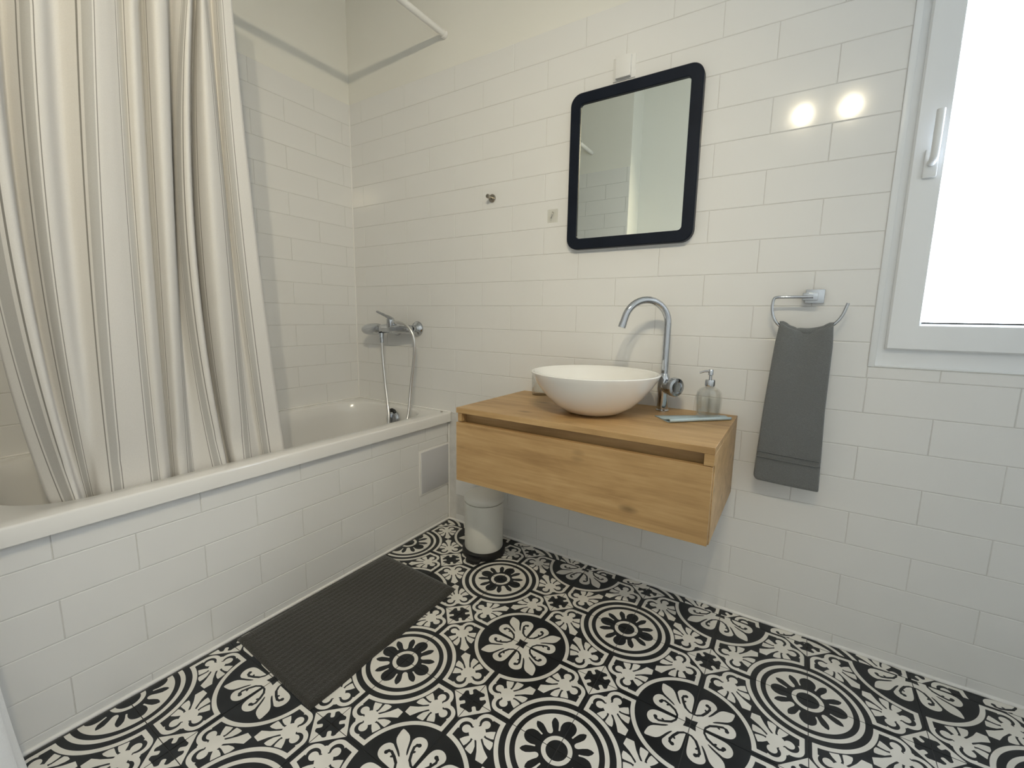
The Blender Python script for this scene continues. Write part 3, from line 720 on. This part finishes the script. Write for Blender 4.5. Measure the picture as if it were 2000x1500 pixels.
part_lathe('lever_knob', [(0, .042), (.028, .042), (.0315, .046), (.0315, .058), (.029, .062), (.020, .0635), (.018, .059), (0, .0575)], kc+Vector((.000, 0, .004)), kd+Vector((0, 0, .12)), M['chrome'], tap, 32)

# ------------------------------------------------------------------ soap bottle, sheet, tumbler
sheet = empty('folded_sheet', 'pale blue folded sheet lying under the soap bottle', 'sheet', (1.12, -.09, VZT))
bm = bmesh.new()
A0, A1 = Vector((1.002, -.132, 0)), Vector((1.190, .010, 0))       # back edge, left and right
B0, B1 = Vector((1.068, -.208, 0)), Vector((1.216, -.050, 0))      # folded front edge
prof = [(0, .0008), (.3, .0008), (.7, .0008), (.90, .0008), (.965, .0022), (.995, .0052), (1.0, .0082), (.98, .0108), (.93, .0112), (.84, .0090), (.70, .0048), (.5, .0030), (.25, .0024), (.02, .0020)]
rows_ = []
for side in (0., .25, .5, .75, 1.):
    a, b = A0.lerp(A1, side), B0.lerp(B1, side)
    rows_.append([bm.verts.new((a.lerp(b, t).x, a.lerp(b, t).y, VZT+h*(1.0 if side < .9 else .8))) for t, h in prof])
for r0, r1 in zip(rows_, rows_[1:]):
    for k in range(len(prof)-1): bm.faces.new((r0[k], r0[k+1], r1[k+1], r1[k]))
sh = finish('folded_cloth', bm, M['blue'], sheet, 50); so = sh.modifiers.new('thick', 'SOLIDIFY'); so.thickness = .0011; so.offset = 0
BX, BY, BZ = 1.148, -.062, VZT+.0042
bot = empty('soap_dispenser', 'clear glass soap bottle with a chrome pump on the vanity corner', 'bottle', (BX, BY, BZ))
part_lathe('bottle_glass', [(0, 0), (.031, 0), (.0345, .004), (.036, .012), (.0385, .050), (.0385, .066), (.0355, .080), (.027, .090), (.0145, .096), (.0125, .099), (.0125, .104), (.0105, .104), (.0105, .099), (.0125, .0945), (.0245, .0875), (.0325, .078), (.0352, .066), (.0350, .050), (.0325, .014), (.028, .0085), (0, .008)], (BX, BY, BZ), (0, 0, 1), M['glass'], bot, 16, 20)
part_lathe('liquid_soap', [(0, .0086), (.0276, .0092), (.0320, .0145), (.0344, .050), (.0346, .058), (0, .058)], (BX, BY, BZ), (0, 0, 1), M['soap'], bot, 16, 20)
pc = (BX+.000, BY, BZ)
part_lathe('pump_collar', [(0, .099), (.0145, .099), (.0150, .102), (.0150, .116), (.0135, .119), (0, .119)], pc, (0, 0, 1), M['chrome'], bot, 28)
bm = bmesh.new(); lathe(bm, [(0, .118), (.0045, .118), (.0045, .132), (.0075, .134), (.0075, .149), (.006, .151), (0, .151)], pc, (0, 0, 1), 20)
tube(bm, [(BX, BY, BZ+.146), (BX-.018, BY-.004, BZ+.144), (BX-.032, BY-.007, BZ+.138)], [.004, .0034, .0028], 12); finish('pump_head', bm, M['chrome'], bot, 50)
bm = bmesh.new(); tube(bm, [(BX, BY, BZ+.100), (BX+.002, BY, BZ+.014)], .0022, 10); finish('dip_tube', bm, M['clear'], bot, 60)
tum = empty('glass_tumbler', 'clear glass tumbler behind the left of the washbasin', 'glass', (.515, -.008, VZT))
part_lathe('tumbler_glass', [(0, 0), (.033, 0), (.035, .003), (.0365, .100), (.0355, .101), (.0345, .100), (.0325, .016), (.030, .012), (0, .012)], (.515, -.008, VZT), (0, 0, 1), M['glass'], tum, 40, 40)

# ------------------------------------------------------------------ mirror and the box above it
MX0, MX1, MZ0, MZ1 = .597, 1.048, 1.247, 1.785
mir = empty('wall_mirror', 'upright rectangular mirror in a flat black frame above the vanity', 'mirror', ((MX0+MX1)/2, YB, MZ0))
yb_, yf_ = YB-.0005, YB-.026
def fl(x0, x1, z0, z1, r, y): return [(x, y, z) for x, z in rrect(x0, x1, z0, z1, r, 8)]
FWD = .0375
bm = bmesh.new()
R = loft(bm, [fl(MX0+FWD, MX1-FWD, MZ0+FWD, MZ1-FWD, .013, yb_-.004), fl(MX0+FWD, MX1-FWD, MZ0+FWD, MZ1-FWD, .013, yf_+.002), fl(MX0+FWD-.002, MX1-FWD+.002, MZ0+FWD-.002, MZ1-FWD+.002, .015, yf_),
              fl(MX0+.003, MX1-.003, MZ0+.003, MZ1-.003, .037, yf_), fl(MX0, MX1, MZ0, MZ1, .040, yf_+.003), fl(MX0, MX1, MZ0, MZ1, .040, yb_), fl(MX0+.02, MX1-.02, MZ0+.02, MZ1-.02, .025, yb_)])
finish('mirror_frame', bm, M['frame'], mir, 40)
bm = bmesh.new(); loft(bm, [fl(MX0+.025, MX1-.025, MZ0+.025, MZ1-.025, .02, yb_-.006), fl(MX0+.025, MX1-.025, MZ0+.025, MZ1-.025, .02, yf_+.008)])
for lpv in (0, 1): bm.faces.new([v for v in bm.verts][lpv*36:(lpv+1)*36])
finish('mirror_glass', bm, M['mirror'], mir)
bxw = empty('cable_box', 'small white plastic cable box just above the mirror', 'box', (.782, YB, 1.803))
bx('box_shell', .757, .809, YB-.018, YB-.0002, 1.803, 1.872, M['tile'], bxw, .002)
bx('cover_plate', .744, .822, YB-.004, YB-.0001, 1.800, 1.874, M['tile'], bxw, .001)

# ------------------------------------------------------------------ hooks
hk = empty('robe_hook', 'small round nickel hook on the tiles left of the mirror', 'hook', (.232, YB, 1.484))
part_lathe('hook_base', [(0, 0), (.0165, 0), (.0165, .004), (.015, .006), (0, .006)], (.236, YB, 1.482), (0, -1, 0), M['knob'], hk)
part_lathe('hook_pin', [(0, .005), (.0055, .005), (.0050, .026), (.0085, .029), (.0085, .036), (.007, .038), (0, .038)], (.236, YB, 1.482), (0, -1, .06), M['knob'], hk)
h2 = empty('adhesive_hook', 'tiny metal hook on a clear adhesive square beside the mirror', 'hook', (.522, YB, 1.383))
bx('hook_pad', .500, .545, YB-.0012, YB-.0001, 1.358, 1.408, M['clear'], h2, .0003, 1)
bm = bmesh.new(); tube(bm, catmull([(.522, YB-.002, 1.398), (.526, YB-.005, 1.393), (.523, YB-.007, 1.386), (.520, YB-.008, 1.378), (.521, YB-.012, 1.372), (.524, YB-.014, 1.377)], 5), .0016, 8); finish('hook_wire', bm, M['steel'], h2, 60)

# ------------------------------------------------------------------ towel ring and grey towel
ring = empty('towel_ring', 'square-plated chrome towel ring on the wall left of the window', 'towel ring', (1.40, YB, 1.066))
bx('wall_plate', 1.373, 1.420, YB-.010, YB-.0002, 1.047, 1.087, M['chrome'], ring, .0015)
bx('ring_block', 1.366, 1.404, YB-.046, YB-.010, 1.054, 1.076, M['chrome'], ring, .002)
YR = YB-.048
rp = catmull([(1.392, YR, 1.064), (1.36, YR, 1.064), (1.32, YR, 1.064), (1.301, YR, 1.063), (1.295, YR, 1.056), (1.293, YR, 1.035), (1.298, YR, 1.008), (1.312, YR, .985), (1.335, YR, .970), (1.378, YR, .963), (1.420, YR, .970), (1.447, YR, .987), (1.464, YR, 1.012), (1.474, YR, 1.046)], 6)
bm = bmesh.new(); tube(bm, rp, .0042, 12); finish('ring_bar', bm, M['chrome'], ring, 60)
tw = empty('hand_towel', 'dark grey terry hand towel hanging from the towel ring', 'towel', (1.38, YR, .5))
def towel_sheet(side, zbot, ytop, thick, name, mats, zsplit=None):
    bm = bmesh.new(); NX, NZ_ = 22, 44; g = []
    for k in range(NZ_+1):
        t = k/NZ_; row = []
        for i in range(NX+1):
            s = i/NX; w0, w1 = 1.316, 1.447
            # outline widens downwards
            xl = np.interp(t, [0, .12, .5, 1], [1.317, 1.310, 1.298, 1.288]); xr = np.interp(t, [0, .12, .5, 1], [1.447, 1.451, 1.451, 1.459])
            x = xl+(xr-xl)*s
            ztop = .985-.016*math.sin(PI*min(1, max(0, s)))+.006*math.exp(-((s-.06)/.07)**2)+.004*math.exp(-((s-.95)/.06)**2)-.003*math.exp(-((s-.33)/.04)**2)
            z = ztop+(zbot+(.012 if s < .03 else 0)-.006*s-ztop)*t
            fold = .006*math.sin(s*9.2+t*2)*math.exp(-t*5)+.0025*math.sin(s*5+1)*(1-t)
            bul = .010*(1-math.exp(-t*9))
            y = ytop+side*(bul+fold+.003*math.cos((s-.5)*3))
            row.append(bm.verts.new((x, y, z)))
        g.append(row)
    for k in range(NZ_):
        zz = k/NZ_
        for i in range(NX):
            f = bm.faces.new((g[k][i], g[k][i+1], g[k+1][i+1], g[k+1][i]))
            f.material_index = 1 if (.80 < zz < .86 and len(mats) > 1) else 0
    o = finish(name, bm, None, tw, 60); [o.data.materials.append(m_) for m_ in mats]
    so = o.modifiers.new('thick', 'SOLIDIFY'); so.thickness = thick; so.offset = 0
    su = o.modifiers.new('sub', 'SUBSURF'); su.levels = 1; su.render_levels = 1
    return o
towel_sheet(-1, .506, YR-.006, .009, 'front_fold', [M['towel'], M['towel_band']])
towel_sheet(1, .520, YR+.006, .007, 'rear_fold', [M['towel']])
bm = bmesh.new()
pts = []
for i in range(0, 23):
    s = i/22; x = 1.317+(.130)*s; z = .985-.016*math.sin(PI*s)+.006*math.exp(-((s-.06)/.07)**2)+.004*math.exp(-((s-.95)/.06)**2)-.003*math.exp(-((s-.33)/.04)**2); pts.append((x, YR-.0005, z-.004))
tube(bm, pts, .0105, 12); finish('top_fold', bm, M['towel'], tw, 80)
for zz in (.600, .583):
    bm = bmesh.new(); tube(bm, [(1.2925+.163*k/12, YR-.0238-.003*math.cos((k/12-.5)*3), zz-.006*k/12) for k in range(13)], .0013, 6); finish('woven_line', bm, M['towel_band'], tw, 80)

# ------------------------------------------------------------------ pedal bin
CX, CY, BR = .314, -.112, .083
pb = empty('pedal_bin', 'small cream pedal bin with a black base under the vanity', 'bin', (CX, CY, 0))
part_lathe('bin_base', [(0, .0), (BR+.008, .0), (BR+.009, .005), (BR+.008, .022), (BR-.002, .028), (0, .028)], (CX, CY, 0), (0, 0, 1), M['black'], pb, 48)
part_lathe('bin_body', [(0, .026), (BR-.004, .026), (BR-.002, .030), (BR-.001, .228), (0, .228)], (CX, CY, 0), (0, 0, 1), M['bin'], pb, 56)
part_lathe('bin_lid', [(BR-.004, .229), (BR-.001, .231), (BR+.001, .234), (BR+.001, .248), (BR-.004, .257), (.060, .266), (.035, .272), (0, .274)], (CX, CY, 0), (0, 0, 1), M['bin'], pb, 56)
pd_ = Vector((.20, -.98, 0)).normalized(); sdv = Vector((pd_.y, -pd_.x, 0)); c0 = Vector((CX, CY, 0))
bm = bmesh.new()
pl = [c0+pd_*.07+sdv*.030, c0+pd_*.112+sdv*.030, c0+pd_*.120+sdv*.018, c0+pd_*.120-sdv*.018, c0+pd_*.112-sdv*.030, c0+pd_*.07-sdv*.030]
loft(bm, [[(p.x, p.y, .004) for p in pl], [(p.x, p.y, .016) for p in pl]]); bm.verts.ensure_lookup_table(); bm.faces.new(bm.verts[6:12]); bm.faces.new(bm.verts[0:6])
finish('pedal', bm, M['black'], pb, 40)
bm = bmesh.new(); box(bm, CX-.02, CX+.02, CY+BR-.002, CY+BR+.010, .205, .258, .003); finish('hinge', bm, M['black'], pb, 40)

# ------------------------------------------------------------------ bath mat
bmx = empty('bath_mat', 'charcoal chenille bath mat lying beside the bathtub', 'mat', (.205, -.68, 0))
bm = bmesh.new(); NXm, NYm = 60, 80
c = [Vector((.004, -.378, 0)), Vector((.394, -.394, 0)), Vector((.418, -.992, 0)), (Vector((.008, -.968, 0)))]
g = []
for j in range(NYm+1):
    t = j/NYm; row = []
    for i in range(NXm+1):
        s = i/NXm
        p_ = c[0].lerp(c[1], s).lerp(c[3].lerp(c[2], s), t)
        ed = min(s*.41, (1-s)*.41, t*.6, (1-t)*.6)
        h = .011*min(1, (ed/.008))**.5 if ed > 0 else .002
        ridge = .0012*math.sin(s*.41/.0105*2*PI) if ed > .01 else 0          # rows of pile along the length
        if ed < .018 and ed > 0: ridge = -.001
        edge_w = .003*math.sin(t*17) if s in (0., 1.) else 0
        wav = .002*math.sin(t*9+s*3)
        row.append(bm.verts.new((p_.x+edge_w*.6, p_.y, max(.0012, h+ridge+wav*(ed > .01)))))
    g.append(row)
for j in range(NYm):
    for i in range(NXm): bm.faces.new((g[j][i], g[j+1][i], g[j+1][i+1], g[j][i+1]))
bdry = [v for v in g[0]]+[g[j][-1] for j in range(1, NYm+1)]+g[-1][-2::-1]+[g[j][0] for j in range(NYm-1, 0, -1)]
low = [bm.verts.new((v.co.x, v.co.y, .0003)) for v in bdry]
for k in range(len(bdry)): kk = (k+1) % len(bdry); bm.faces.new((bdry[k], bdry[kk], low[kk], low[k]))
finish('mat_pile', bm, M['mat'], bmx, 70)

# ------------------------------------------------------------------ white towel at the left edge of the picture
wt = empty('white_towel', 'white towel hanging by the foot of the bathtub, cut off by the picture edge', 'towel', (.17, -1.53, .1))
bm = bmesh.new(); ring_n = 40; loops = []
for k in range(25):
    z = 1.15-(1.15-.04)*k/24; t = k/24; lpx = []
    for a in range(ring_n):
        an = 2*PI*a/ring_n; rx = .045+.045*t; ry = (.030+.052*t+.012*t**8)*(1+.10*math.sin(3*an+1)+.06*math.sin(7*an))
        lpx.append((.175+rx*math.cos(an), -1.520+ry*math.sin(an)*1.0 + .000, z))
    loops.append(lpx)
R = loft(bm, loops); bm.faces.new(R[0]); bm.faces.new(R[-1])
finish('towel_drape', bm, M['white_towel'], wt, 70)
bm = bmesh.new(); tube(bm, [(.175, -1.597, 1.14), (.175, -1.55, 1.135), (.175, -1.52, 1.15)], .006, 10); 
hk3 = empty('wall_hook', 'hook holding the white towel at the foot of the bathtub', 'hook', (.175, -1.597, 1.14)); finish('hook_arm', bm, M['knob'], hk3, 60)

# ------------------------------------------------------------------ lamps (behind and above the camera, seen as highlights in the tiles)
LY, LZ = -1.70, 2.22
lamp = empty('wall_lamp', 'two-bulb chrome wall lamp above the viewer', 'lamp', (1.385, YF, LZ))
bx('lamp_bar', 1.20, 1.57, YF, YF+.025, LZ-.02, LZ+.02, M['chrome'], lamp, .003)
AIM = Vector((-.30, YB, .72))
for x in (1.268, 1.502):
    c_ = Vector((x, LY, LZ)); d_ = (AIM-c_).normalized()
    bm = bmesh.new(); tube(bm, [(x, YF+.02, LZ), (x, YF+.05, LZ), tuple(c_-d_*.045)], .007, 10); finish('lamp_arm', bm, M['chrome'], lamp, 50)
    part_lathe('lamp_shade', [(.012, -.052), (.024, -.048), (.034, -.010), (.036, .004), (.0345, .004), (.0325, -.010), (.0225, -.045), (.012, -.049)], c_, d_, M['chrome'], lamp, 32)
    part_lathe('bulb', [(0, -.040), (.016, -.036), (.018, -.012), (.019, -.006), (0, -.004)], c_, d_, M['bulb'], lamp, 32)
    sl = bpy.data.lights.new('spot_beam', 'SPOT'); sl.energy = LAMP_WATTS; sl.color = (1.0, .875, .62); sl.spot_size = math.radians(104); sl.spot_blend = 1.0; sl.shadow_soft_size = .015
    so_ = bpy.data.objects.new('spot_beam', sl); COL.objects.link(so_); so_.location = c_+d_*.012; so_.rotation_euler = d_.to_track_quat('-Z', 'Y').to_euler()
